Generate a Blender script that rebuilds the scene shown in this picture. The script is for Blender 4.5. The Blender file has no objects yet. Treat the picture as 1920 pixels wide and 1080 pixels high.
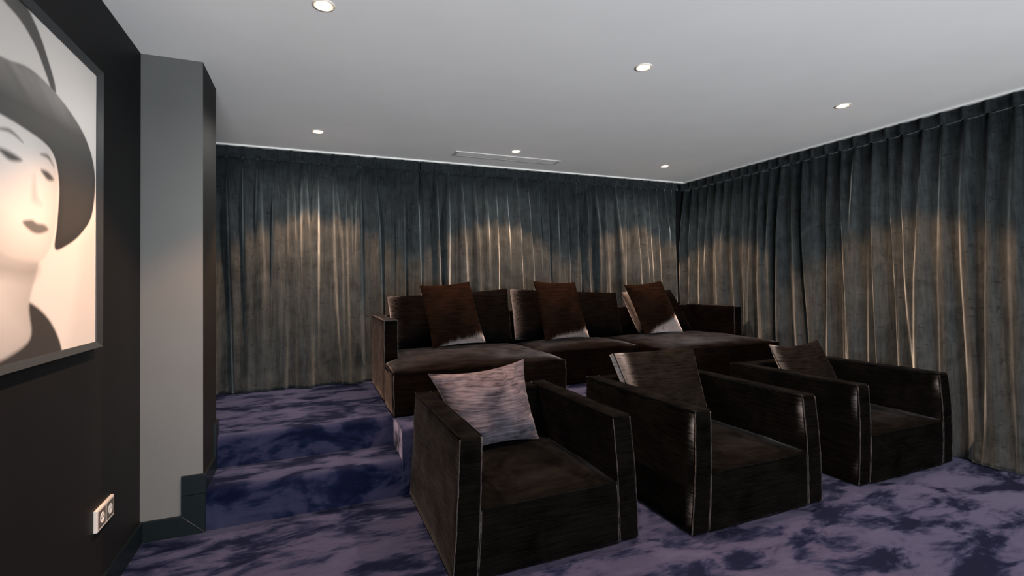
import bpy, bmesh, math, random
import numpy as np
from mathutils import Vector, Matrix, noise

SC = bpy.context.scene
COL = SC.collection
random.seed(7)

# ------------------------------------------------------------------ camera
CAM_H = 1.30
YAW, PITCH, ROLL, FPX, SHY = 0.3938, 0.0211, -0.0138, 908.68, -27.1
cy, sy = math.cos(YAW), math.sin(YAW)
cp, sp = math.cos(PITCH), math.sin(PITCH)
fwd = Vector((sy * cp, cy * cp, sp)); rt = Vector((cy, -sy, 0)); up = rt.cross(fwd)
r2 = math.cos(ROLL) * rt + math.sin(ROLL) * up
u2 = -math.sin(ROLL) * rt + math.cos(ROLL) * up
cd = bpy.data.cameras.new('camera'); cam = bpy.data.objects.new('camera', cd); COL.objects.link(cam)
M = Matrix((r2, u2, -fwd)).transposed().to_4x4(); M.translation = (0, 0, CAM_H)
cam.matrix_world = M
cd.sensor_fit = 'HORIZONTAL'; cd.sensor_width = 36.0; cd.lens = 36.0 * FPX / 1920
cd.shift_y = SHY / 1920; cd.clip_start = 0.05
SC.camera = cam

# ------------------------------------------------------------------ world, daylight, exposure
W = bpy.data.worlds.new('world'); SC.world = W; W.use_nodes = True
W.node_tree.nodes['Background'].inputs['Color'].default_value = (0.86, 0.93, 1.0, 1)
W.node_tree.nodes['Background'].inputs['Strength'].default_value = 0.5
SC.view_settings.view_transform = 'Standard'; SC.view_settings.look = 'None'
SC.view_settings.exposure = 0.0; SC.view_settings.gamma = 1.0
SC.view_settings.use_curve_mapping = False

DAY_POWER = 760.0
BEAM_POWER = 345.0     # the tight beam of each downlight
SPILL_POWER = 135.0     # the wide spill of each downlight
WARM = (1.0, .49, .22)
SPILL_COL = (1.0, .94, .88)
dl = bpy.data.lights.new('daylight_fill', 'AREA'); dl.shape = 'RECTANGLE'
dl.size, dl.size_y, dl.energy, dl.color = 4.2, 1.2, DAY_POWER, (0.93, 0.975, 1.0)
dlo = bpy.data.objects.new('daylight_fill', dl); COL.objects.link(dlo)
dlo.location = (1.2, -4.6, 0.55); dlo.rotation_euler = (math.radians(90 + 28), 0, 0)   # unseen fill for daylight from behind, tilted up to brighten the ceiling

# ------------------------------------------------------------------ dimensions
XL, XR, YB, YF, H = -0.815, 4.36, 4.80, -1.8, 2.531
YP, YP2, XP = 3.056, 3.446, -0.537         # pillar
Z1, Z2 = 0.214, 0.398                      # step and platform heights
XS = 0.52                                  # right end of the stair

# ------------------------------------------------------------------ helpers
def link(o, parent=None):
    COL.objects.link(o)
    if parent: o.parent = parent
    return o

def set_glint(o, vals):
    at = o.data.attributes.new('nap_glint', 'FLOAT', 'POINT')
    at.data.foreach_set('value', np.clip(np.asarray(vals, float), 0, 1))

def mesh_obj(name, V, F, mats, parent=None, smooth=True, fm=None):
    me = bpy.data.meshes.new(name)
    me.from_pydata([tuple(map(float, v)) for v in V], [], [tuple(int(i) for i in f) for f in F])
    if not isinstance(mats, (list, tuple)): mats = [mats]
    for m in mats: me.materials.append(m)
    if fm is not None:
        me.polygons.foreach_set('material_index', fm)
    if smooth:
        me.polygons.foreach_set('use_smooth', [True] * len(me.polygons))
    me.update()
    return link(bpy.data.objects.new(name, me), parent)

def tag(o, label=None, cat=None, group=None, kind=None):
    if label: o['label'] = label
    if cat: o['category'] = cat
    if group: o['group'] = group
    if kind: o['kind'] = kind
    return o

def empty(name, loc, label, cat, group=None):
    o = bpy.data.objects.new(name, None); COL.objects.link(o); o.location = loc
    o.empty_display_size = 0.1
    return tag(o, label, cat, group)

def attach(o, root):
    """parent a mesh modelled in room coordinates under an Empty that stands at its base"""
    o.parent = root
    loc = np.array(root.matrix_world.translation if root.parent else root.location)
    n = len(o.data.vertices); a = np.empty(n * 3); o.data.vertices.foreach_get('co', a)
    a = (a.reshape(-1, 3) - loc).ravel(); o.data.vertices.foreach_set('co', a); o.data.update()
    return o

def box_geo(a, b):
    x0, y0, z0 = a; x1, y1, z1 = b
    V = [(x0, y0, z0), (x1, y0, z0), (x1, y1, z0), (x0, y1, z0), (x0, y0, z1), (x1, y0, z1), (x1, y1, z1), (x0, y1, z1)]
    F = [(0, 3, 2, 1), (4, 5, 6, 7), (0, 1, 5, 4), (1, 2, 6, 5), (2, 3, 7, 6), (3, 0, 4, 7)]
    return V, F

def box(name, a, b, mat, parent=None, bevel=0.0):
    V, F = box_geo(a, b)
    o = mesh_obj(name, V, F, mat, parent, smooth=False)
    if bevel:
        bm = bmesh.new(); bm.from_mesh(o.data)
        bmesh.ops.bevel(bm, geom=bm.edges[:], offset=bevel, segments=2, affect='EDGES', profile=0.6)
        bm.to_mesh(o.data); bm.free()
    return o

def axis_pts(L, r, step):
    n = max(2, int(round((L - 2 * r) / step)))
    mid = np.linspace(r, L - r, n + 1)
    return np.concatenate([[0, r * .25, r * .6], mid, [L - r * .6, L - r * .25, L]])

def soft_geo(a, b, r=0.025, step=0.05):
    """rounded box made of a grid fine enough to be warped like upholstery"""
    a = np.array(a, float); b = np.array(b, float); L = b - a
    P = [axis_pts(L[i], r, step) for i in range(3)]
    idx = {}; V = []; F = []
    def vid(p):
        k = tuple(np.round(p, 5))
        if k not in idx: idx[k] = len(V); V.append(p)
        return idx[k]
    for ax in range(3):
        u, v = (ax + 1) % 3, (ax + 2) % 3
        for side in (0, 1):
            g = np.empty((len(P[u]), len(P[v])), int)
            for i, pu in enumerate(P[u]):
                for j, pv in enumerate(P[v]):
                    p = np.zeros(3); p[u] = pu; p[v] = pv; p[ax] = L[ax] * side
                    g[i, j] = vid(p)
            for i in range(len(P[u]) - 1):
                for j in range(len(P[v]) - 1):
                    q = [g[i, j], g[i + 1, j], g[i + 1, j + 1], g[i, j + 1]]
                    F.append(q if side else q[::-1])
    V = np.array(V)
    q = np.clip(V, r, L - r); d = V - q; n = np.linalg.norm(d, axis=1, keepdims=True); n[n == 0] = 1
    V = q + d / n * r
    return V + a, F

def wrinkle(V, amp, sc, seed):
    o = Vector((seed * 7.3, seed * 3.1, seed * 1.7))
    for i in range(len(V)):
        p = Vector(V[i])
        V[i] += np.array(noise.noise_vector(p * sc + o)) * amp + np.array(noise.noise_vector(p * sc * 3 + o)) * amp * .35
    return V

def tube_geo(path, r, n=6, closed=False):
    path = [Vector(p) for p in path]; V = []; F = []; m = len(path)
    prev = None
    for i, p in enumerate(path):
        a = path[(i - 1) % m] if (i or closed) else p
        b = path[(i + 1) % m] if (i < m - 1 or closed) else p
        t = (b - a).normalized()
        ref = prev if prev is not None else (Vector((0, 0, 1)) if abs(t.z) < .9 else Vector((1, 0, 0)))
        e1 = (ref - t * ref.dot(t))
        if e1.length < 1e-4: e1 = t.orthogonal()
        e1.normalize(); e2 = t.cross(e1); prev = e1
        for k in range(n):
            w = 2 * math.pi * k / n
            V.append(p + e1 * (r * math.cos(w)) + e2 * (r * math.sin(w)))
    for i in range(m if closed else m - 1):
        for k in range(n):
            i2 = (i + 1) % m
            F.append((i * n + k, i * n + (k + 1) % n, i2 * n + (k + 1) % n, i2 * n + k))
    if not closed:
        F.append(tuple(range(n))[::-1]); F.append(tuple((m - 1) * n + k for k in range(n)))
    return V, F

def densify(pts, step=0.03, jit=0.0, seed=0):
    rnd = random.Random(seed); out = []
    for a, b in zip(pts[:-1], pts[1:]):
        a = np.array(a, float); b = np.array(b, float); n = max(1, int(np.linalg.norm(b - a) / step))
        for i in range(n): out.append(a + (b - a) * i / n + (np.array([rnd.uniform(-jit, jit) for _ in range(3)]) if i else 0))
    out.append(np.array(pts[-1], float))
    return out

def lathe_geo(prof, n=40):
    V = []; F = []
    for (r, z) in prof:
        for k in range(n):
            w = 2 * math.pi * k / n; V.append((r * math.cos(w), r * math.sin(w), z))
    for i in range(len(prof) - 1):
        for k in range(n):
            F.append((i * n + k, i * n + (k + 1) % n, (i + 1) * n + (k + 1) % n, (i + 1) * n + k))
    return V, F

# ------------------------------------------------------------------ materials
class NT:
    def __init__(s, name):
        s.m = bpy.data.materials.new(name); s.m.use_nodes = True
        s.t = s.m.node_tree; s.b = s.t.nodes['Principled BSDF']
    def n(s, kind, **kw):
        nd = s.t.nodes.new(kind)
        for k, v in kw.items():
            if k.startswith('i_'): nd.inputs[k[2:].replace('_', ' ')].default_value = v
            else: setattr(nd, k, v)
        return nd
    def l(s, a, b): s.t.links.new(a, b)
    def set(s, **kw):
        for k, v in kw.items(): s.b.inputs[k.replace('_', ' ')].default_value = v
    def coords(s, scale=(1, 1, 1), out='Object', rot=(0, 0, 0)):
        tc = s.n('ShaderNodeTexCoord'); mp = s.n('ShaderNodeMapping')
        mp.inputs['Scale'].default_value = scale; mp.inputs['Rotation'].default_value = rot
        s.l(tc.outputs[out], mp.inputs['Vector']); return mp.outputs['Vector']
    def noise(s, vec, scale, detail=4, rough=.55, dist=0):
        nz = s.n('ShaderNodeTexNoise'); nz.inputs['Scale'].default_value = scale
        nz.inputs['Detail'].default_value = detail; nz.inputs['Roughness'].default_value = rough
        nz.inputs['Distortion'].default_value = dist
        s.l(vec, nz.inputs['Vector']); return nz.outputs['Fac']
    def ramp(s, fac, stops):
        rp = s.n('ShaderNodeValToRGB'); e = rp.color_ramp.elements
        while len(e) < len(stops): e.new(.5)
        for k, (p, c) in zip(e, stops):
            k.position = p; k.color = (*c, 1) if len(c) == 3 else c
        s.l(fac, rp.inputs['Fac']); return rp.outputs['Color']
    def bump(s, fac, strength, dist=.01):
        bp = s.n('ShaderNodeBump'); bp.inputs['Strength'].default_value = strength; bp.inputs['Distance'].default_value = dist
        s.l(fac, bp.inputs['Height']); s.l(bp.outputs['Normal'], s.b.inputs['Normal'])
    def math(s, op, a, b):
        nd = s.n('ShaderNodeMath', operation=op)
        for i, x in enumerate((a, b)):
            if isinstance(x, (int, float)): nd.inputs[i].default_value = x
            else: s.l(x, nd.inputs[i])
        return nd.outputs[0]

def paint(name, col, rough=.55, bump=.05, spec=.4, var=.12):
    t = NT(name); v = t.coords()
    f = t.noise(v, 2.5, 5)
    c2 = tuple(c * (1 - var) for c in col); c3 = tuple(min(1, c * (1 + var)) for c in col)
    t.l(t.ramp(f, [(.3, c2), (.7, c3)]), t.b.inputs['Base Color'])
    t.set(Roughness=rough, Specular_IOR_Level=spec)
    t.bump(t.noise(v, 180, 3), bump, .004)
    return t.m

def velvet(name, dark, light, sheen=.6, tint=(.8, .8, .85), srough=.35, streak=(6, 6, 120), scale=1.0, bump=.12, lo=.35, hi=.7, rough=.75, sh_lo=.35, nap_glint=.9, fibre=(40, 40, 160)):
    """slubbed velvet: fine directional streaks over broad brushed patches"""
    t = NT(name)
    v = t.coords(streak); vb = t.coords((1, 1, 1))
    a = t.noise(v, 1.0 * scale, 4, .6); b = t.noise(vb, 4.5 * scale, 3, .6, .6)
    f = t.math('ADD', t.math('MULTIPLY', a, .55), t.math('MULTIPLY', b, .45))
    t.l(t.ramp(f, [(lo, dark), (hi, light)]), t.b.inputs['Base Color'])
    t.set(Roughness=rough, Specular_IOR_Level=.0, Sheen_Roughness=srough, Sheen_Tint=(*tint, 1))
    sh = t.ramp(f, [(lo, (sh_lo * sheen,) * 3), (hi, (sheen,) * 3)])
    # glints painted on the brushed pile along seams ('nap'): the sheen is set stronger and breaks into fibres
    at = t.n('ShaderNodeAttribute', attribute_name='nap_glint')
    fib = t.noise(t.coords(fibre), 1.0, 3, .7)
    k = t.math('MULTIPLY', at.outputs['Fac'], t.ramp(t.math('ADD', fib, t.math('MULTIPLY', at.outputs['Fac'], .35)), [(.54, (0, 0, 0)), (.72, (1, 1, 1))]))
    t.l(t.math('MINIMUM', t.math('ADD', sh, t.math('MULTIPLY', k, nap_glint)), 1.0), t.b.inputs['Sheen Weight'])
    t.l(t.math('ADD', t.math('MULTIPLY', at.outputs['Fac'], .6), srough), t.b.inputs['Sheen Roughness'])
    t.bump(t.math('ADD', a, t.math('MULTIPLY', t.noise(vb, 260, 2), .4)), bump, .004)
    return t.m

def plain(name, col, rough=.5, metal=0, spec=.5):
    t = NT(name); v = t.coords()
    t.l(t.ramp(t.noise(v, 30, 3), [(.3, tuple(c * .92 for c in col)), (.7, col)]), t.b.inputs['Base Color'])
    t.set(Roughness=rough, Metallic=metal, Specular_IOR_Level=spec); return t.m

MAT_CEIL = paint('ceiling_paint', (.90, .885, .88), .8, .04, .2, .02)
MAT_WALL = paint('charcoal_paint', (.0030, .0033, .0040), .55, .05, .12)
MAT_PILLAR = paint('pillar_front_grey', (.062, .063, .063), .5, .05, .35, .06)
MAT_SKIRT = plain('black_gloss_skirting', (.0028, .0050, .0066), .33, 0, .12)

def carpet_mat():
    t = NT('navy_pile_carpet')
    v = t.coords((1.0, 1.9, 1.6), rot=(0, 0, math.radians(-28)))
    a = t.noise(v, 3.1, 7, .60, .45)
    b = t.noise(t.coords((1, 1, 1)), 1.1, 2, .5)
    c = t.noise(t.coords((9, 34, 20), rot=(0, 0, math.radians(-28))), 1.0, 4, .6)
    f = t.math('ADD', t.math('ADD', t.math('MULTIPLY', a, .70), t.math('MULTIPLY', b, .13)), t.math('MULTIPLY', c, .17))
    t.l(t.ramp(f, [(.425, (.0008, .0020, .0090)), (.475, (.0024, .0044, .016)), (.515, (.0080, .0100, .026)), (.63, (.0125, .0150, .035))]), t.b.inputs['Base Color'])  # shading of the leaning pile painted in as light and dark patches
    t.l(t.ramp(f, [(.44, (.03,) * 3), (.53, (.33,) * 3)]), t.b.inputs['Sheen Weight'])
    t.set(Roughness=.95, Specular_IOR_Level=.03, Sheen_Roughness=.35, Sheen_Tint=(.55, .58, .95, 1))
    fine = t.noise(t.coords((1, 1, 1)), 420, 2, .7)
    t.bump(t.math('ADD', t.math('MULTIPLY', a, 1.2), t.math('MULTIPLY', fine, .5)), .35, .012)
    return t.m
MAT_CARPET = carpet_mat()

def curtain_mat():
    t = NT('grey_velvet_curtain')
    v = t.coords((60, 60, 5)); vb = t.coords((1, 1, 1))
    a = t.noise(v, 1.2, 4, .65); b = t.noise(vb, 5, 4, .65, 1.2)
    f = t.math('ADD', t.math('MULTIPLY', a, .5), t.math('MULTIPLY', b, .5))
    base = t.ramp(f, [(.36, (.0060, .0080, .0092)), (.66, (.021, .0255, .0275))])
    mk = t.noise(t.coords((16, 16, 34), rot=(.5, .4, .3)), 1.0, 2, .5, 1.6)
    mx = t.n('ShaderNodeMix', data_type='RGBA', blend_type='MULTIPLY'); mx.inputs['Factor'].default_value = 1.0
    t.l(base, mx.inputs[6]); t.l(t.ramp(mk, [(.62, (1, 1, 1)), (.70, (.45, .45, .45))]), mx.inputs[7])
    t.l(mx.outputs[2], t.b.inputs['Base Color'])
    t.l(t.ramp(f, [(.36, (.30,) * 3), (.66, (.75,) * 3)]), t.b.inputs['Sheen Weight'])
    t.set(Roughness=.85, Specular_IOR_Level=.1, Sheen_Roughness=.36, Sheen_Tint=(.82, .92, .95, 1))
    t.bump(t.math('ADD', t.noise(vb, 240, 3), t.math('MULTIPLY', b, .4)), .12, .005)
    return t.m
MAT_CURT = curtain_mat()

MAT_CHAIR = velvet('black_brown_velvet', (.0005, .0005, .0005), (.0026, .0026, .0026), .05, (.82, .88, 1.0), .25, (7, 7, 130), fibre=(10, 10, 170))
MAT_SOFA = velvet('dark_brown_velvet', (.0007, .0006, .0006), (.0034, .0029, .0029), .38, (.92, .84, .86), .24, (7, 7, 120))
MAT_SOFA_SHADED = velvet('dark_brown_velvet_shaded', (.0005, .0004, .0004), (.0028, .0021, .0019), .055, (.92, .82, .82), .24, (7, 7, 120))  # darker copy of the sofa velvet, shade painted into the uprights
MAT_PIPE = velvet('seam_piping', (.005, .005, .006), (.034, .034, .039), .25, (.9, .9, 1.0), .3, (20, 20, 20))
MAT_BACKC = velvet('black_back_cushion_velvet', (.0006, .0005, .0005), (.0026, .0021, .002), .05, (.9, .84, .88), .2, (8, 8, 90), fibre=(30, 30, 140))
MAT_BROWN = velvet('brown_pillow_velvet', (.0022, .0013, .0009), (.0080, .0042, .0028), .08, (.92, .86, .9), .2, (8, 8, 90), fibre=(70, 45, 9), nap_glint=1.0)
MAT_LAV = velvet('mauve_slub_velvet', (.009, .008, .011), (.066, .060, .074), .22, (.88, .87, 1.0), .3, (9, 9, 110), 1.0, .25, .36, .66, nap_glint=.5)
MAT_GREYC = velvet('dark_taupe_velvet', (.0012, .0011, .0011), (.0064, .0058, .0054), .09, (.88, .88, .95), .22, (8, 8, 120), fibre=(20, 20, 90))
MAT_WHITE = plain('white_lacquer', (.75, .74, .72), .4)
MAT_FRAME = plain('dark_steel_frame', (.028, .032, .036), .4, .4)

# ------------------------------------------------------------------ the setting
def struct(o, label=None):
    o['kind'] = 'structure'
    return o

struct(box('floor', (XL - .1, YF, -.1), (XR + .1, YB + .1, 0), MAT_CARPET))
struct(box('ceiling', (XL - .1, YF, H), (XR + .1, YB + .1, H + .1), MAT_CEIL))
struct(box('wall_left', (XL - .1, YF, 0), (XL, YB, H), MAT_WALL))
struct(box('wall_right', (XR, YF, 0), (XR + .1, YB, H), MAT_WALL))
struct(box('wall_back', (XL - .1, YB, 0), (XR + .1, YB + .1, H), MAT_WALL))
# rear wall with a wide opening added to let the daylight in
V, F = [], []
for a, b in (((XL - .1, YF - .1, 0), (-.70, YF, H)), ((3.60, YF - .1, 0), (XR + .1, YF, H)), ((-.70, YF - .1, 2.32), (3.60, YF, H))):
    v, f = box_geo(a, b); F += [tuple(i + len(V) for i in q) for q in f]; V += v
struct(mesh_obj('wall_front', V, F, MAT_WALL, smooth=False))
V, F = box_geo((XL, YP, 0), (XP, YP2, H))
struct(mesh_obj('wall_pillar', V, F, [MAT_PILLAR, MAT_WALL], smooth=False, fm=[1, 1, 0, 1, 1, 1]))  # front face lighter grey than the other faces

# carpeted stair and platform: one profile, rounded nosings
def arc(cx_, cz_, r, a0, a1, n=6):
    return [(cx_ + r * math.cos(math.radians(a0 + (a1 - a0) * i / n)), cz_ + r * math.sin(math.radians(a0 + (a1 - a0) * i / n))) for i in range(n + 1)]
def extrude_x(name, prof, x0, x1, mat, n=24):
    V = []; F = []; m = len(prof)
    for i in range(n + 1):
        x = x0 + (x1 - x0) * i / n
        for (y, z) in prof: V.append((x, y, z))
    for i in range(n):
        for k in range(m):
            F.append((i * m + k, i * m + (k + 1) % m, (i + 1) * m + (k + 1) % m, (i + 1) * m + k))
    F.append(tuple(range(m))[::-1]); F.append(tuple(n * m + k for k in range(m)))
    o = mesh_obj(name, V, F, mat)
    bm = bmesh.new(); bm.from_mesh(o.data); bmesh.ops.recalc_face_normals(bm, faces=bm.faces[:]); bm.to_mesh(o.data); bm.free()
    o.data.shade_smooth() if hasattr(o.data, 'shade_smooth') else None
    for e in o.data.edges: pass
    o.data.set_sharp_from_angle(angle=math.radians(50))
    return o
R_ = .035
prof = [(YP, 0.0)] + arc(YP + .012 + R_, Z1 - R_, R_, 180, 90) + [(3.40, Z1)] + arc(3.412 + R_, Z2 - R_, R_, 180, 90) + [(YB, Z2), (YB, 0)]
struct(extrude_x('floor_steps', prof, XP + .012, XS, MAT_CARPET))
prof = [(YP, 0.0)] + arc(YP + .012 + R_, Z2 - R_, R_, 180, 90) + [(YB, Z2), (YB, 0)]
struct(extrude_x('floor_platform', prof, XS, 4.235, MAT_CARPET))
struct(box('floor_landing', (XL, YP2, 0), (XP + .012, YB, Z2), MAT_CARPET))

# skirting
struct(box('baseboard_left', (XL, YF, 0), (XL + .014, YP, .105), MAT_SKIRT, bevel=.002))
bp_ = struct(box('baseboard_pillar', (XL + .014, YP - .014, 0), (-.634, YP, .104), MAT_SKIRT, bevel=.002))
# mitred upright return at the pillar corner: two plates with the joint between them
V = [(-.634, YP - .014, .104), (-.634, YP - .014, .2065), (-.525, YP - .014, .2065), (-.525, YP - .014, .0), (-.634, YP - .014, 0),
     (-.634, YP, .104), (-.634, YP, .2065), (-.525, YP, .2065), (-.525, YP, .0), (-.634, YP, 0)]
F = [(4, 3, 2, 1, 0), (5, 6, 7, 8, 9), (1, 2, 7, 6), (2, 3, 8, 7), (0, 1, 6, 5), (4, 0, 5, 9), (3, 4, 9, 8)]
struct(mesh_obj('trim_1', V, F, MAT_SKIRT, smooth=False))
struct(box('trim_2', (-.634, YP - .014, .2085), (-.525, YP, .309), MAT_SKIRT, bevel=.0015))
# mitre line as a thin raised joint
v, f = tube_geo([(-.634, YP - .0145, .104), (-.526, YP - .0145, .002)], .0009)
struct(mesh_obj('trim_3', v, f, plain('pale_joint', (.035, .04, .04), .5)))
# stepped stringer on the pillar's side
pts = [(YP, 0), (YP, .300), (3.345, .300), (3.345, .495), (YP2 + .01, .495), (YP2 + .01, 0)]
V = [(XP, y, z) for y, z in pts] + [(XP + .013, y, z) for y, z in pts]
n = len(pts)
F = [tuple(range(n)), tuple(range(2 * n - 1, n - 1, -1))] + [(i, (i + 1) % n, n + (i + 1) % n, n + i)[::-1] for i in range(n)]
struct(mesh_obj('baseboard_stair', V, F, MAT_SKIRT, smooth=False))

# ------------------------------------------------------------------ curtains
def curtain(name, label, origin, axis, inward, length, zbot, seed, loc_z=0):
    rnd = random.Random(seed)
    du = .008; nu = int(length / du) + 1; U = np.linspace(0, length, nu)
    ztop, zband = 2.517, 2.427
    pl = []; u = .03
    while u < length - .01:
        pl.append(u); u += .123 * rnd.uniform(.86, 1.16)
    root = empty(name, (0, 0, 0), label, 'curtain', None)
    o0 = np.array(origin, float); ax = np.array(axis, float); nn = np.array(inward, float)
    root.location = tuple(o0 + ax * length / 2 + np.array([0, 0, zbot]))
    info = [dict(u=p, a=rnd.uniform(.55, 1.15), w=rnd.uniform(-.075, .085), q=rnd.uniform(0, 6.28), s=rnd.uniform(.8, 1.35),
                 fade=rnd.uniform(.35, 1.6), side=rnd.choice((-1, 1))) for p in pl]
    extra = [dict(u=rnd.uniform(0, length), t0=rnd.uniform(.12, .5), a=rnd.uniform(.4, 1.0), s=rnd.uniform(.9, 1.8), w=rnd.uniform(-.06, .06)) for _ in range(int(len(pl) * .55))]
    def off(U, t, z):
        """distance of the cloth from its plane; t = 0 at the heading, 1 at the hem"""
        d = np.zeros_like(U)
        g = min(1, .16 + t * 3.2)
        for f in info:
            uc = f['u'] + f['w'] * t + .012 * math.sin(f['q'] + 5 * t) * t
            s = (.011 + .022 * min(1, t * 2.2)) * f['s']
            amp = .105 * f['a'] * g * (1 - .75 * max(0, min(1, (t - f['fade'] * .6) * 1.6)))
            x = (U - uc) / s
            x = np.where(x * f['side'] > 0, x * .55, x * 1.25)       # one steep flank, one easy flank
            d += amp * np.exp(-np.abs(x) ** 2.0)
        for f in extra:
            k = max(0, min(1, (t - f['t0']) * 3))
            if k <= 0: continue
            uc = f['u'] + f['w'] * t; s = .024 * f['s']
            d += .055 * f['a'] * k * np.exp(-((U - uc) / s) ** 2)
        low = np.array([noise.noise(Vector((x * 2.6, t * 1.1, seed * 3.3))) for x in U])
        d += min(1, t * 4) * np.array([.020 * noise.noise(Vector((x * 19, t * .9, seed * 2.7))) + .011 * noise.noise(Vector((x * 43, t * 1.6, seed * 4.1))) for x in U])
        d = .125 * np.tanh(d / .125) + low * .028 * min(1, t * 2)
        if t > .9:
            k = (t - .9) / .1
            d += k * k * np.array([.018 + .03 * noise.noise(Vector((x * 4.0, seed * 1.9, 3))) for x in U])
        return d
    rows = np.concatenate([np.linspace(0, .12, 10), np.linspace(.15, .9, 30), np.linspace(.915, 1, 8)])
    P = np.empty((len(rows), nu, 3))
    hem = np.array([.012 * noise.noise(Vector((x * 2.2, seed * 5.1, 9))) for x in U])
    for j, t in enumerate(rows):
        z = zband + .004 + (zbot + .006 - zband - .004) * t
        d = off(U, t, z)
        zz = z + hem * max(0, (t - .8) / .2) + np.abs(hem) * max(0, (t - .8) / .2)
        P[j] = o0 + ax * U[:, None] + nn * d[:, None]; P[j, :, 2] = zz
    loc = np.array(root.location)
    Vv = P.reshape(-1, 3) - loc
    idx = np.arange(len(rows) * nu).reshape(len(rows), nu)
    Fq = np.stack([idx[:-1, :-1], idx[1:, :-1], idx[1:, 1:], idx[:-1, 1:]], -1).reshape(-1, 4)
    dr = mesh_obj('drape', Vv, Fq, MAT_CURT, root)
    # heading band: flat stiff tape, a little proud, sagging between the pleats
    zs = np.linspace(0, 1, 9); P = np.empty((len(zs), nu, 3))
    for j, t in enumerate(zs):
        d = np.full(nu, .040); sag = np.zeros(nu); topz = np.zeros(nu)
        for i, p in enumerate(pl):
            d += .016 * np.exp(-(np.abs(U - p) / .010) ** 1.6)
            nxt = pl[i + 1] if i + 1 < len(pl) else p + .12
            c = (p + nxt) / 2; hw = (nxt - p) / 2
            k = np.clip(1 - ((U - c) / hw) ** 2, 0, 1); rr = info[i]['a']
            sag += k * (.004 + .010 * max(0, rr - .6)); topz += -k * .005
            d += k * (.010 * math.sin(t * 3.0 + rr * 4) * rr)
        d += np.array([.004 * noise.noise(Vector((x * 22, t * 2.5, seed))) for x in U])
        z = (ztop + topz) * (1 - t) + (zband - sag) * t
        P[j] = o0 + ax * U[:, None] + nn * d[:, None]; P[j, :, 2] = z
    idx = np.arange(len(zs) * nu).reshape(len(zs), nu)
    Fq = np.stack([idx[:-1, :-1], idx[1:, :-1], idx[1:, 1:], idx[:-1, 1:]], -1).reshape(-1, 4)
    hb = mesh_obj('heading_band', P.reshape(-1, 3) - loc, Fq, MAT_CURT, root)
    for o in (dr, hb):
        m = o.modifiers.new('thickness', 'SOLIDIFY'); m.thickness = .003; m.offset = 0
    return root

curtain('velvet_curtain', 'grey velvet curtain panel on the back wall beside the pillar, left of the sofa', (-.80, 4.772, 0), (1, 0, 0), (0, -1, 0), 1.80, Z2, 3)
curtain('velvet_curtain', 'grey velvet curtain panel hanging behind the sofa up to the room corner', (1.008, 4.772, 0), (1, 0, 0), (0, -1, 0), 3.19, Z2, 11)
curtain('velvet_curtain', 'grey velvet curtain along the right-hand wall beside the armchairs', (4.338, 4.785, 0), (0, -1, 0), (-1, 0, 0), 5.7, 0.0, 23)

def strip(label, a, b):
    o = box('curtain_gap_strip', a, b, MAT_WHITE, bevel=.002)  # white strip put in for the lit gap over the curtains
    tag(o, label, 'curtain track'); return o
strip('thin white ceiling track for the lit gap above the back curtains', (XL, 4.712, 2.517), (4.335, 4.770, H))
strip('thin white ceiling track for the lit gap above the right-hand curtain', (4.275, -1.0, 2.517), (4.335, 4.699, H))

# ------------------------------------------------------------------ downlights
MAT_RING = plain('downlight_ring', (.80, .72, .64), .35)
t = NT('lit_lamp_glass'); t.set(Base_Color=(1, .9, .75, 1), Emission_Color=(1.0, .80, .58, 1), Emission_Strength=14.0); MAT_GLOW = t.m
ring_geo = lathe_geo([(.0385, -.0005), (.0385, -.003), (.041, -.0055), (.046, -.004), (.049, 0.0)], 40)
halo_geo = lathe_geo([(.0388, -.0030), (.0365, -.0028), (.0340, -.0016)], 40)
t = NT('lamp_halo_glow'); t.set(Base_Color=(.8, .6, .45, 1), Emission_Color=(1.0, .58, .33, 1), Emission_Strength=.9); MAT_HALO = t.m  # warm bloom around the lamp, put in as a faintly glowing ring
disc_geo = lathe_geo([(.0345, -.0012), (.026, -.0020), (.012, -.0024), (.0, -.0025)], 40)
def lamps(loc, root=None):
    for nm, pw, col, ang, bl, sz in (('downlight_beam', BEAM_POWER, WARM, 100, .30, .03), ('downlight_spill', SPILL_POWER, SPILL_COL, 164, 1.0, .03)):
        ld = bpy.data.lights.new(nm, 'SPOT'); ld.energy = pw; ld.color = col
        ld.spot_size = math.radians(ang); ld.spot_blend = bl; ld.shadow_soft_size = sz
        lo = bpy.data.objects.new(nm, ld); COL.objects.link(lo); lo.parent = root; lo.location = loc
LABELS = {
    (0, 0): None, (0, 1): 'round recessed downlight in the ceiling nearest the framed picture',
    (1, 1): 'round recessed downlight in the middle of the ceiling, in front of the vent',
    (2, 1): 'round recessed downlight above the right-hand curtain, nearest that curtain\'s front end',
    (0, 2): 'round recessed downlight by the back curtain, left of the ceiling vent',
    (1, 2): 'round recessed downlight touching the edge of the ceiling vent',
    (2, 2): 'round recessed downlight nearest the corner of the two curtain walls'}
def downlight(ix, iy):
    x, y = (.058, 1.767, 3.492)[ix], (.40, 2.245, 4.12)[iy]
    lab = LABELS.get((ix, iy)) or 'round recessed downlight behind the viewpoint'
    root = empty('downlight', (x, y, H), lab, 'downlight', 'recessed downlights in the ceiling')
    mesh_obj('trim_ring', *ring_geo, MAT_RING, root)
    mesh_obj('lamp_glass', *disc_geo, MAT_GLOW, root)
    mesh_obj('lamp_halo', *halo_geo, MAT_HALO, root)
    lamps((0, 0, -.012), root)
for iy in (1, 2):
    for ix in (0, 1, 2): downlight(ix, iy)
# the same grid goes on behind the viewpoint; these lamps are real but out of the frame
for ix in (0, 1, 2): lamps(((.058, 1.767, 3.492)[ix], .36, H - .012))

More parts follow.
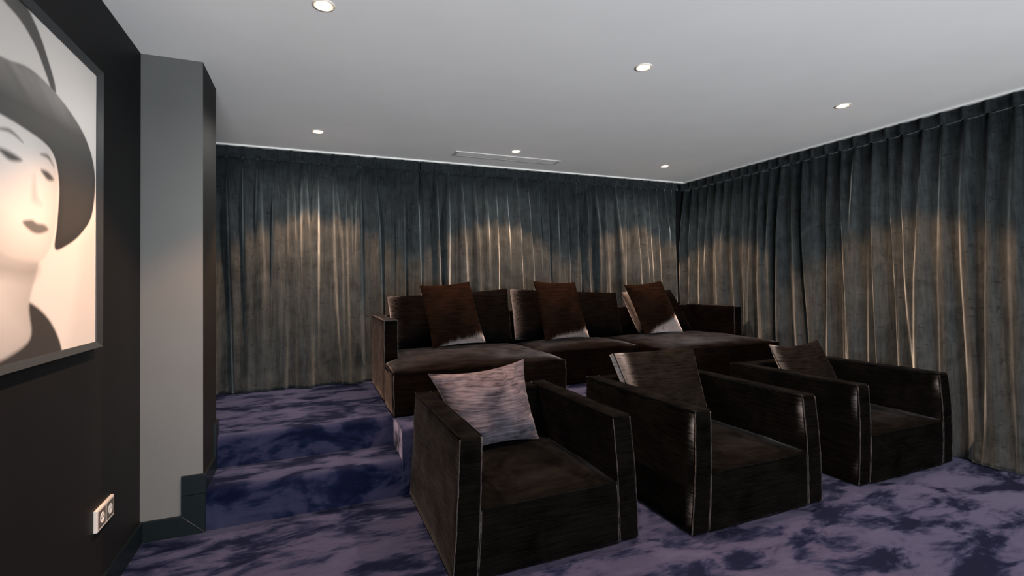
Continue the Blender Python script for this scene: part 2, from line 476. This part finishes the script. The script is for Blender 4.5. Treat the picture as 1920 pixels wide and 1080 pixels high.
# ------------------------------------------------------------------ ceiling vent
vent = empty('ceiling_vent', (1.785, 4.362, H), 'long narrow white slot vent set in the ceiling by the back curtain', 'vent')
vx, vy, fw = .545, .075, .020
MAT_GRILLE = plain('vent_grille', (.93, .92, .90), .6)
MAT_VFR = plain('vent_frame_metal', (.56, .555, .55), .45)
V, F = [], []
def prism(poly, z0, z1):
    n = len(poly); V = [(x, y, z0) for x, y in poly] + [(x, y, z1) for x, y in poly]
    F = [tuple(range(n))[::-1], tuple(range(n, 2 * n))] + [(i, (i + 1) % n, n + (i + 1) % n, n + i) for i in range(n)]
    return V, F
A = [(-vx, -vy), (vx, -vy), (vx, vy), (-vx, vy)]; B = [(-vx + fw, -vy + fw), (vx - fw, -vy + fw), (vx - fw, vy - fw), (-vx + fw, vy - fw)]
for i in range(4):
    j = (i + 1) % 4
    v, f = prism([A[i], A[j], B[j], B[i]], -.008, 0)
    mesh_obj('frame_rail', v, f, MAT_VFR, vent, smooth=False)
box('backing', (-vx + fw - .002, -vy + fw - .002, -.0015), (vx - fw + .002, vy - fw + .002, -.0004), MAT_SKIRT, vent)
box('grille_panel', (-vx + fw + .006, -vy + fw + .006, -.0075), (vx - fw - .006, vy - fw - .006, -.0016), MAT_GRILLE, vent)

# ------------------------------------------------------------------ framed picture
PY0, PY1, PZ0, PZ1, FX = 1.02, 2.475, 1.068, 2.192, -.785
pic = empty('framed_picture', (XL, (PY0 + PY1) / 2, PZ0), 'large framed black and white portrait of a person in a wide-brimmed hat', 'picture')
fr = .040
A = [(PY0, PZ0), (PY1, PZ0), (PY1, PZ1), (PY0, PZ1)]; B = [(PY0 + fr, PZ0 + fr * .6), (PY1 - fr, PZ0 + fr * .6), (PY1 - fr, PZ1 - fr * .7), (PY0 + fr, PZ1 - fr * .7)]
for i in range(4):
    j = (i + 1) % 4
    P4 = [A[i], A[j], B[j], B[i]]
    xo = [0.0, 0.0, .008, .008]
    V = [(XL, y, z) for y, z in P4] + [(FX - d, y, z) for (y, z), d in zip(P4, xo)]
    F = [(0, 1, 2, 3), (7, 6, 5, 4), (0, 4, 5, 1), (1, 5, 6, 2), (2, 6, 7, 3), (3, 7, 4, 0)]
    attach(mesh_obj('frame_rail', V, F, MAT_FRAME, None, smooth=False), pic)

def sd_poly(pts, Y, Z):
    """smooth signed distance (negative inside) to a polygon"""
    pts = np.array(pts, float); d = np.full(Y.shape, 1e9); s = np.ones(Y.shape)
    n = len(pts); j = n - 1
    for i in range(n):
        e = pts[j] - pts[i]; wy, wz = Y - pts[i, 0], Z - pts[i, 1]
        k = np.clip((wy * e[0] + wz * e[1]) / (e @ e), 0, 1)
        d = np.minimum(d, (wy - e[0] * k) ** 2 + (wz - e[1] * k) ** 2)
        c1 = Z >= pts[i, 1]; c2 = Z < pts[j, 1]; c3 = e[0] * wz > e[1] * wy
        flip = (c1 & c2 & c3) | (~c1 & ~c2 & ~c3); s = np.where(flip, -s, s); j = i
    return s * np.sqrt(d)
def spline(pts, n=8):
    pts = np.array(pts, float); m = len(pts); out = []
    for i in range(m):
        p0, p1, p2, p3 = pts[(i - 1) % m], pts[i], pts[(i + 1) % m], pts[(i + 2) % m]
        for k in range(n):
            t = k / n
            out.append(.5 * ((2 * p1) + (-p0 + p2) * t + (2 * p0 - 5 * p1 + 4 * p2 - p3) * t * t + (-p0 + 3 * p1 - 3 * p2 + p3) * t ** 3))
    return out
PRINT_SHAPES = []
def paint_print():
    ny, nz = 330, 300
    y = np.linspace(PY0 + fr, PY1 - fr, ny); z = np.linspace(PZ0 + fr * .6, PZ1 - fr * .7, nz)
    Y, Z = np.meshgrid(y, z)
    img = .62 + .05 * (Y - 1.8) + .05 * (Z - 1.6)
    def lay(pts, val, soft=.006, k=1.0, smooth=True):
        nonlocal img
        d = sd_poly(spline(pts) if smooth else pts, Y, Z); a = np.clip(.5 - d / (2 * soft), 0, 1) * k
        img = img * (1 - a) + (val(d) if callable(val) else val) * a
    # soft studio drapery in the background
    lay([(2.20, 1.05), (2.44, 1.05), (2.44, 1.52), (2.33, 1.50), (2.27, 1.3)], .50, .04, .6)
    # shoulders in a dark dress
    lay([(1.45, 1.02), (2.14, 1.02), (2.15, 1.10), (2.08, 1.19), (1.98, 1.25), (1.90, 1.26), (1.7, 1.2), (1.5, 1.12)], .035, .006)
    # neck, then face
    lay([(1.62, 1.10), (1.93, 1.14), (1.94, 1.26), (1.99, 1.42), (1.80, 1.47), (1.60, 1.44), (1.58, 1.25)], lambda d: np.clip(.38 + .9 * np.minimum(-d, .2), 0, .56), .008)
    lay([(1.60, 1.84), (1.82, 1.84), (2.00, 1.80), (2.10, 1.72), (2.115, 1.60), (2.09, 1.48), (2.03, 1.405), (1.95, 1.385), (1.82, 1.40), (1.68, 1.46), (1.56, 1.60)],
        lambda d: np.clip(.50 + 1.6 * np.minimum(-d, .14), 0, .70), .006)
    lay([(1.60, 1.42), (1.80, 1.375), (1.97, 1.375), (1.99, 1.36), (1.93, 1.34), (1.75, 1.36)], .22, .03, .7)
    # plain features: brows, closed eyes, nose shade, lips
    lay([(1.76, 1.745), (1.83, 1.765), (1.90, 1.745), (1.83, 1.755)], .10, .006)
    lay([(2.00, 1.735), (2.05, 1.745), (2.09, 1.715), (2.05, 1.733)], .10, .006)
    lay([(1.77, 1.695), (1.83, 1.70), (1.895, 1.69), (1.83, 1.675)], .07, .007)
    lay([(2.005, 1.685), (2.05, 1.69), (2.09, 1.672), (2.05, 1.662)], .07, .007)
    lay([(1.965, 1.66), (1.985, 1.60), (2.01, 1.575), (1.975, 1.57), (1.95, 1.585)], .34, .014, .55)
    lay([(1.90, 1.505), (1.95, 1.518), (1.985, 1.512), (2.03, 1.512), (2.055, 1.498), (2.0, 1.48), (1.95, 1.482)], .14, .006)
    # hat: pale crown with a thin dark edge, wide dark brim tipped to the right
    lay([(1.50, 2.25), (1.78, 2.20), (1.92, 2.165), (2.03, 2.08), (2.09, 1.95), (1.8, 1.9), (1.5, 1.9)], .07, .005)
    lay([(1.50, 2.15), (1.78, 2.12), (1.90, 2.10), (2.00, 2.04), (2.065, 1.93), (1.8, 1.9), (1.5, 1.9)], .60, .005)
    brim = [(1.50, 1.93), (1.78, 1.955), (1.95, 1.985), (2.16, 1.955), (2.34, 1.88), (2.425, 1.76), (2.40, 1.60), (2.30, 1.51), (2.18, 1.455), (2.10, 1.44), (2.115, 1.53), (2.125, 1.67), (2.07, 1.765), (1.90, 1.79), (1.70, 1.79), (1.5, 1.77)]
    grain = np.array([[noise.noise(Vector((a * 14 + b * 22, b * 5, 1))) for a in y[::3]] for b in z[::3]])
    grain = np.kron(grain, np.ones((3, 3)))[:nz, :ny]
    lit = np.clip((Z - 1.86) * 2.0 - (Y - 1.95) * .1, 0, .20)
    lay(brim, lambda d: np.clip(.026 + .25 * np.minimum(-d, .04) + lit * (.8 + .5 * grain), .02, .5), .004)
    img = np.clip(img, .012, .8) * .62
    x = FX - .012
    V = np.stack([np.full(Y.size, x), Y.ravel(), Z.ravel()], -1)
    idx = np.arange(ny * nz).reshape(nz, ny)
    F = np.stack([idx[:-1, :-1], idx[:-1, 1:], idx[1:, 1:], idx[1:, :-1]], -1).reshape(-1, 4)
    t = NT('portrait_print'); at = t.n('ShaderNodeAttribute', attribute_name='print'); t.l(at.outputs['Color'], t.b.inputs['Base Color'])
    t.set(Roughness=.45, Specular_IOR_Level=.3)
    o = mesh_obj('portrait_print', V, F, t.m, None, smooth=False)
    ca = o.data.color_attributes.new('print', 'FLOAT_COLOR', 'POINT')
    c = np.stack([img.ravel() * 1.0, img.ravel() * .965, img.ravel() * .945, np.ones(img.size)], -1)
    ca.data.foreach_set('color', c.ravel())
    attach(o, pic)
paint_print()

# ------------------------------------------------------------------ wall socket
sock = empty('wall_socket', (XL, 2.569, .358), 'double white power socket low on the dark left wall', 'socket')
MAT_PLATE = plain('socket_frame', (.36, .34, .32), .4)
MAT_INS = plain('socket_insert', (.06, .056, .053), .45, .2)
MAT_SOC = plain('socket_white', (.42, .41, .40), .35)
box('frame', (0, -.091, -.044), (.013, .091, .044), MAT_PLATE, sock, bevel=.002)
for s in (-1, 1):
    cyy = s * .0435
    ins = box('insert', (.013, cyy - .0375, -.0345), (.0145, cyy + .0375, .0345), MAT_INS, sock, bevel=.0005)
    v, f = lathe_geo([(.0215, .0145), (.0205, .0158), (.0190, .0150), (.0185, .0148), (0, .0146)], 32)
    v = [(z, cyy + a, b) for a, b, z in v]
    bowl = mesh_obj('socket_bowl', v, f, MAT_SOC, ins)
    for q in (-1, 1):
        v, f = lathe_geo([(.0024, .0155), (.0024, .0146), (0, .0146)], 12)
        v = [(z + .0004, cyy + a + q * .0095, b) for a, b, z in v]
        mesh_obj('pin_hole', v, f, MAT_SKIRT, ins)

# ------------------------------------------------------------------ upholstery
def puff_top(V, a, b, h, p=2.2):
    """lift the upper part of a cushion into a soft crown"""
    cx_, cy_ = (a[0] + b[0]) / 2, (a[1] + b[1]) / 2
    u = np.clip((V[:, 0] - cx_) / ((b[0] - a[0]) / 2), -1, 1); v = np.clip((V[:, 1] - cy_) / ((b[1] - a[1]) / 2), -1, 1)
    w = (1 - np.abs(u) ** p) * (1 - np.abs(v) ** p)
    k = np.clip((V[:, 2] - (b[2] - .05)) / .05, 0, 1)
    V[:, 2] += h * np.sqrt(np.maximum(w, 0)) * k
    return V

def armchair(x0, x1, yf, yb, flare, label, seed, glint_k=.74):
    hgt, aw, sh = .632, .102, .312
    cx_ = (x0 + x1) / 2
    root = empty('armchair', (cx_, (yf + yb) / 2, 0), label, 'armchair', 'armchairs in the front row')
    def warp(V):
        V = np.array(V, float)
        k = 1 + flare / (x1 - x0) * 2 * (1 - V[:, 2] / hgt) * 1.0
        V[:, 0] = cx_ + (V[:, 0] - cx_) * k
        V[:, 1] = np.where(V[:, 1] < yf + .3, V[:, 1] + .012 * np.sin(np.clip(V[:, 2] / hgt, 0, 1) * math.pi) * -1, V[:, 1])
        return V
    def soft(name, a, b, r, mat, puff=0, amp=.0035, step=.055, parent=None, bulge=0):
        V, F = soft_geo(a, b, r, step)
        if puff: V = puff_top(V, a, b, puff)
        V = warp(V)
        V = wrinkle(V, amp, 7, seed)
        return attach(mesh_obj(name, V, F, mat), root)
    for s, (xa, xb) in enumerate(((x0, x0 + aw), (x1 - aw, x1))):
        arm = soft('arm', (xa, yf, 0.004), (xb, yb, hgt), .016, MAT_CHAIR)
        co = np.array([v.co for v in arm.data.vertices]) + np.array(root.location)
        left = np.clip((cx_ + (xa - cx_) + .02 - co[:, 0]) / .01, 0, 1) * np.clip((yf + .075 - co[:, 1]) / .065, 0, 1) ** 1.5 * np.clip((co[:, 1] - yf - .002) / .009, 0, 1)
        left *= np.clip((co[:, 2] - .02) / .1, 0, 1) * np.clip((hgt + .05 - co[:, 2]) / .1, 0, 1)
        set_glint(arm, left * glint_k)  # glint mask painted just behind the front edge of the arm
        def pipe(pts, r=.0034):
            P = warp(np.array(densify(pts, .03, .0012, seed + s)))
            v, f = tube_geo(P, r)
            o = mesh_obj('piping', v, f, MAT_PIPE); attach(o, root); o.parent = arm
        e = .001
        pipe([(xa + e, yf + .004, .01), (xa + e, yf + .004, hgt - .010)], .0026)
        pipe([(xb - e, yf + .004, .01), (xb - e, yf + .004, hgt - .010)], .0026)
        for xx, sg in ((xa, -1), (xb, 1)):
            P = warp(np.array(densify([(xx - sg * .002, yf + .012, hgt - .004), (xx - sg * .002, yb - .01, hgt - .004)], .04, .001, seed)))
            v, f = tube_geo(P, .0045); o = mesh_obj('welt', v, f, MAT_CHAIR); attach(o, root); o.parent = arm
    back = soft('backrest', (x0 + aw + .002, yb - .125, .01), (x1 - aw - .002, yb, hgt - .004), .018, MAT_CHAIR)
    seat = soft('seat_cushion', (x0 + aw + .003, yf + .006, .006), (x1 - aw - .003, yb - .127, sh), .012, MAT_CHAIR, puff=.052, amp=.006)
    xa, xb = x0 + aw + .006, x1 - aw - .006
    for nm, q, m_ in (('piping', [(xa, yf + .006, .012), (xa, yf + .006, sh - .012)], MAT_PIPE), ('piping', [(xb, yf + .006, .012), (xb, yf + .006, sh - .012)], MAT_PIPE),
                      ('welt', [(xa - .003, yf + .004, sh - .004), (xb + .003, yf + .004, sh - .004)], MAT_CHAIR)):
        P = warp(np.array(densify(q, .03, .0015, seed + 5)))
        v, f = tube_geo(P, .0026 if nm == 'piping' else .0045); o = mesh_obj(nm, v, f, m_); attach(o, root); o.parent = seat
    P = warp(np.array(densify([(xa, yf + .004, .008), (xb, yf + .004, .008)], .03, .001, seed + 6)))
    v, f = tube_geo(P, .0036); o = mesh_obj('hem', v, f, MAT_CHAIR); attach(o, root); o.parent = seat
    return root

armchair(.597, 1.488, 2.050, 3.040, .040, 'black velvet armchair nearest the stairs, with a shiny mauve cushion', 1, .15)
armchair(1.818, 2.712, 1.948, 3.020, .040, 'middle black velvet armchair of the front row, with a dark taupe boxed cushion', 2)
armchair(3.165, 4.140, 1.988, 3.000, .018, 'black velvet armchair beside the right-hand curtain, with a small black cushion', 3)

# ---- sectional sofa
SX0, SX1, SYF, SYB, AF = .515, 4.200, 3.365, 4.600, 3.80
sofa = empty('sectional_sofa', ((SX0 + SX1) / 2, 4.0, Z2), 'long dark brown velvet sectional sofa with two chaise ends on the carpeted platform', 'sofa')
CW, AW2 = 1.333, .105
SEAT = .700
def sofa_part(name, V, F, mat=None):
    """same velvet twice: brighter copy on tops, darker on uprights, painting in the light"""
    o = attach(mesh_obj(name, V, F, [MAT_SOFA_SHADED, mat or MAT_SOFA]), sofa)
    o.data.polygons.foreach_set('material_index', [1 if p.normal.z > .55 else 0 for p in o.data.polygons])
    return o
for s in (0, 1):
    xa, xb = (SX0, SX0 + CW) if s == 0 else (SX1 - CW, SX1)
    # arm
    ax0, ax1 = (SX0, SX0 + AW2) if s == 0 else (SX1 - AW2, SX1)
    a, b = (ax0, AF, Z2 + .004), (ax1, SYB, 1.035)
    V, F = soft_geo(a, b, .02, .06); arm = sofa_part('arm', wrinkle(V, .004, 6, 31 + s), F)
    v, f = tube_geo(densify([(ax0 + .002, AF + .004, Z2 + .02), (ax0 + .002, AF + .004, 1.03), (ax1 - .002, AF + .004, 1.03), (ax1 - .002, AF + .004, SEAT)], .03, .0015, 3 + s), .0034)
    o = mesh_obj('piping', v, f, MAT_PIPE); attach(o, sofa); o.parent = arm
    # chaise: one deep L-shaped cushion, full width in front of the arm
    ia, ib = (xa + AW2, xb) if s == 0 else (xa, xb - AW2)
    a, b = (xa, SYF, Z2 + .006), (xb, SYB - .12, SEAT)
    V, F = soft_geo(a, b, .014, .05)
    V = puff_top(V, a, b, .054, 3.0)
    # notch the cushion in where the arm stands
    if s == 0:
        k = (V[:, 1] > AF - .02) & (V[:, 0] < ia + .004); V[k, 0] = ia + .004
    else:
        k = (V[:, 1] > AF - .02) & (V[:, 0] > ib - .004); V[k, 0] = ib - .004
    V = wrinkle(V, .006, 5, 41 + s)
    ch = sofa_part('chaise_cushion', V, F)
    y = SYF + .003
    for nm, q, m_ in (('piping', [(xa + .003, y, Z2 + .012), (xa + .003, y, SEAT - .012)], MAT_PIPE), ('piping', [(xb - .003, y, SEAT - .012), (xb - .003, y, Z2 + .012)], MAT_PIPE),
                      ('welt', [(xa + .002, y, SEAT - .004), (xb - .002, y, SEAT - .004)], MAT_SOFA_SHADED)):
        v, f = tube_geo(densify(q, .03, .002, 8 + s), .0030 if nm == 'piping' else .0042)
        o = mesh_obj(nm, v, f, m_); attach(o, sofa); o.parent = ch
    sx = xa if s == 0 else xb
    v, f = tube_geo(densify([(xa + .001, SYF + .01, SEAT - .003), (xa + .001, AF - .03, SEAT - .003)], .03, .001, 12 + s), .0042)
    o = mesh_obj('welt', v, f, MAT_SOFA_SHADED); attach(o, sofa); o.parent = ch
    v, f = tube_geo(densify([(xb - .001, SYF + .01, SEAT - .003), (xb - .001, AF - .03, SEAT - .003)], .03, .001, 12 + s), .0042)
    o = mesh_obj('welt', v, f, MAT_SOFA_SHADED); attach(o, sofa); o.parent = ch
a, b = (SX0 + CW + .004, AF - .02, Z2 + .006), (SX1 - CW - .004, SYB - .12, SEAT)
V, F = soft_geo(a, b, .014, .05); V = puff_top(V, a, b, .054, 2.6); V = wrinkle(V, .006, 5, 51)
seat = sofa_part('seat_cushion', V, F)
v, f = tube_geo(densify([(a[0] + .004, a[1] + .003, SEAT - .004), (b[0] - .004, a[1] + .003, SEAT - .004)], .03, .002, 19), .0038)
o = mesh_obj('welt', v, f, MAT_SOFA_SHADED); attach(o, sofa); o.parent = seat
V, F = soft_geo((SX0 + AW2 + .003, SYB - .118, Z2 + .006), (SX1 - AW2 - .003, SYB, 1.03), .02, .07)
sofa_part('backrest', wrinkle(V, .004, 6, 61), F)

# ------------------------------------------------------------------ cushions
def cushion(name, label, cat, TL, TR, BR, BL, T, mat, pinch=.05, group=None, seed=0, n=30, pw=.55, crease=.006, boxed=0, droop=0.0, glint_l=0, glint_b=0):
    TL, TR, BR, BL = [np.array(p, float) for p in (TL, TR, BR, BL)]
    ctr = (TL + TR + BR + BL) / 4
    wv = (TR + BR - TL - BL) / 2; hv = (TL + TR - BL - BR) / 2
    nrm = np.cross(wv, hv); nrm /= np.linalg.norm(nrm)
    root = empty(name, tuple((BL + BR) / 2), label, cat, group)
    g = np.sin(np.linspace(-1, 1, n + 1) * math.pi / 2)
    U, Vv = np.meshgrid(g, g)
    u = U * (1 - pinch * (1 - Vv ** 2)); v = Vv * (1 - pinch * (1 - U ** 2)) - droop * (1 - U ** 2) * (Vv + 1) / 2
    s, t = (u + 1) / 2, (v + 1) / 2
    P = (BL * ((1 - s) * (1 - t))[..., None] + BR * (s * (1 - t))[..., None] + TR * (s * t)[..., None] + TL * ((1 - s) * t)[..., None])
    th = T / 2 * ((1 - U ** 2) * (1 - Vv ** 2)) ** pw
    rows = n + 1
    def side(sign):
        Q = P + nrm * (sign * (th + boxed / 2))[..., None]
        # creases running in from the top edge and from the corners
        for i in range(rows):
            for j in range(rows):
                uu, vv = U[i, j], Vv[i, j]
                e = (1 - abs(uu) ** 6) * (1 - abs(vv) ** 6)
                c1 = math.exp(-((1 - vv) / .35) ** 2) * noise.noise(Vector((uu * 6.5 + seed + (1 - vv) * 1.3, vv * .8, seed * 2.0)))
                c2 = math.exp(-((1 - abs(uu)) / .22) ** 2) * noise.noise(Vector((vv * 7 + seed * 3, uu * .6, seed)))
                c3 = noise.noise(Vector((uu * 2 + seed, vv * 2, seed * 1.3)))
                Q[i, j] += nrm * sign * e * (crease * 2.2 * c1 + crease * 1.8 * c2 + crease * c3)
        return Q
    A, B = side(1), side(-1)
    idx = np.arange(rows * rows).reshape(rows, rows); m = rows * rows
    F = [(idx[i, j], idx[i, j + 1], idx[i + 1, j + 1], idx[i + 1, j]) for i in range(n) for j in range(n)]
    F += [(m + idx[i, j], m + idx[i + 1, j], m + idx[i + 1, j + 1], m + idx[i, j + 1]) for i in range(n) for j in range(n)]
    loop = [(0, j) for j in range(n)] + [(i, n) for i in range(n)] + [(n, j) for j in range(n, 0, -1)] + [(i, 0) for i in range(n, 0, -1)]
    L = [idx[q] for q in loop]
    if boxed:
        for k in range(len(L)):
            a_, b_ = L[k], L[(k + 1) % len(L)]
            F.append((a_, a_ + m, b_ + m, b_))
    V = np.concatenate([A.reshape(-1, 3), B.reshape(-1, 3)])
    o = mesh_obj('cover', V, F, mat)
    if not boxed:
        bm = bmesh.new(); bm.from_mesh(o.data); bmesh.ops.remove_doubles(bm, verts=bm.verts[:], dist=.0004); bm.to_mesh(o.data); bm.free()
        for pg in o.data.polygons: pg.use_smooth = True
    co = np.array([v.co for v in o.data.vertices])
    hh = (co - BL) @ hv / (hv @ hv); ww = (co - BL) @ wv / (wv @ wv)
    np_ = glint_l * np.clip(1 - ww / .14, 0, 1) + glint_b * np.clip(1.05 - hh / np.array([.135 * (.85 + .9 * noise.noise(Vector((w_ * 17, seed, 2)))) for w_ in ww]), 0, 1) * np.clip(ww / .25, 0, 1)
    set_glint(o, np_)  # glint mask painted along the left and bottom edges
    # normals outwards
    bm = bmesh.new(); bm.from_mesh(o.data); bmesh.ops.recalc_face_normals(bm, faces=bm.faces[:]); bm.to_mesh(o.data); bm.free()
    attach(o, root)
    src = A if boxed else P
    path = [src[q] for q in loop]
    v, f = tube_geo(path, .0030, 6, True)
    attach(mesh_obj('seam', v, f, mat), root)
    return root

cushion('throw_cushion', 'shiny mauve grey velvet cushion on the armchair nearest the stairs', 'cushion',
        (.640, 2.85, .772), (1.258, 2.86, .812), (1.262, 2.655, .368), (.775, 2.63, .365),   .25, MAT_LAV, .09, seed=2, n=44, crease=.040, droop=.06)
cushion('throw_cushion', 'dark taupe boxed cushion propped in the middle armchair', 'cushion',
        (1.905, 2.825, .806), (2.600, 2.83, .812), (2.545, 2.63, .372), (1.97, 2.62, .37), .13, MAT_GREYC, .02, seed=5, boxed=.05, crease=.008, droop=.03, glint_l=.7)
cushion('throw_cushion', 'small black cushion with pointed corners in the armchair by the curtain', 'cushion',
        (3.405, 2.83, .782), (4.000, 2.84, .785), (4.02, 2.64, .37), (3.43, 2.63, .37), .18, MAT_GREYC, .05, seed=8, droop=.10, glint_l=.7)
G1 = 'large back cushions on the sofa'
cushion('back_cushion', 'large black velvet back cushion at the stair end of the sofa', 'cushion',
        (.625, 4.40, 1.200), (1.775, 4.40, 1.252), (1.765, 4.27, .765), (.650, 4.27, .765), .20, MAT_BACKC, .012, G1, 12, pw=.42, crease=.008, droop=.05, glint_l=.6)
cushion('back_cushion', 'large black velvet back cushion in the middle of the sofa', 'cushion',
        (1.800, 4.40, 1.245), (3.035, 4.40, 1.185), (3.015, 4.27, .765), (1.795, 4.27, .765), .20, MAT_BACKC, .012, G1, 15, pw=.42, crease=.008, glint_l=.7)
cushion('back_cushion', 'narrower black velvet back cushion behind the rightmost brown scatter pillow', 'cushion',
        (3.09, 4.38, 1.190), (3.755, 4.38, 1.205), (3.90, 4.22, .765), (3.19, 4.22, .765), .18, MAT_BACKC, .012, G1, 18, pw=.42, crease=.008, glint_l=.7)
G2 = 'brown scatter pillows on the sofa'
cushion('scatter_pillow', 'brown velvet scatter pillow on the left chaise end of the sofa', 'cushion',
        (.868, 4.16, 1.292), (1.310, 4.16, 1.322), (1.425, 4.055, .785), (.950, 4.045, .765), .16, MAT_BROWN, .05, G2, 21, glint_b=.8)
cushion('scatter_pillow', 'brown velvet scatter pillow in the middle of the sofa', 'cushion',
        (1.945, 4.16, 1.320), (2.395, 4.16, 1.305), (2.490, 4.06, .768), (2.010, 4.05, .768), .16, MAT_BROWN, .05, G2, 24, glint_b=.8)
cushion('scatter_pillow', 'brown velvet scatter pillow nearest the right arm of the sofa', 'cushion',
        (2.955, 4.13, 1.268), (3.430, 4.14, 1.308), (3.640, 4.06, .765), (3.140, 4.05, .765), .16, MAT_BROWN, .05, G2, 27, glint_b=.8)
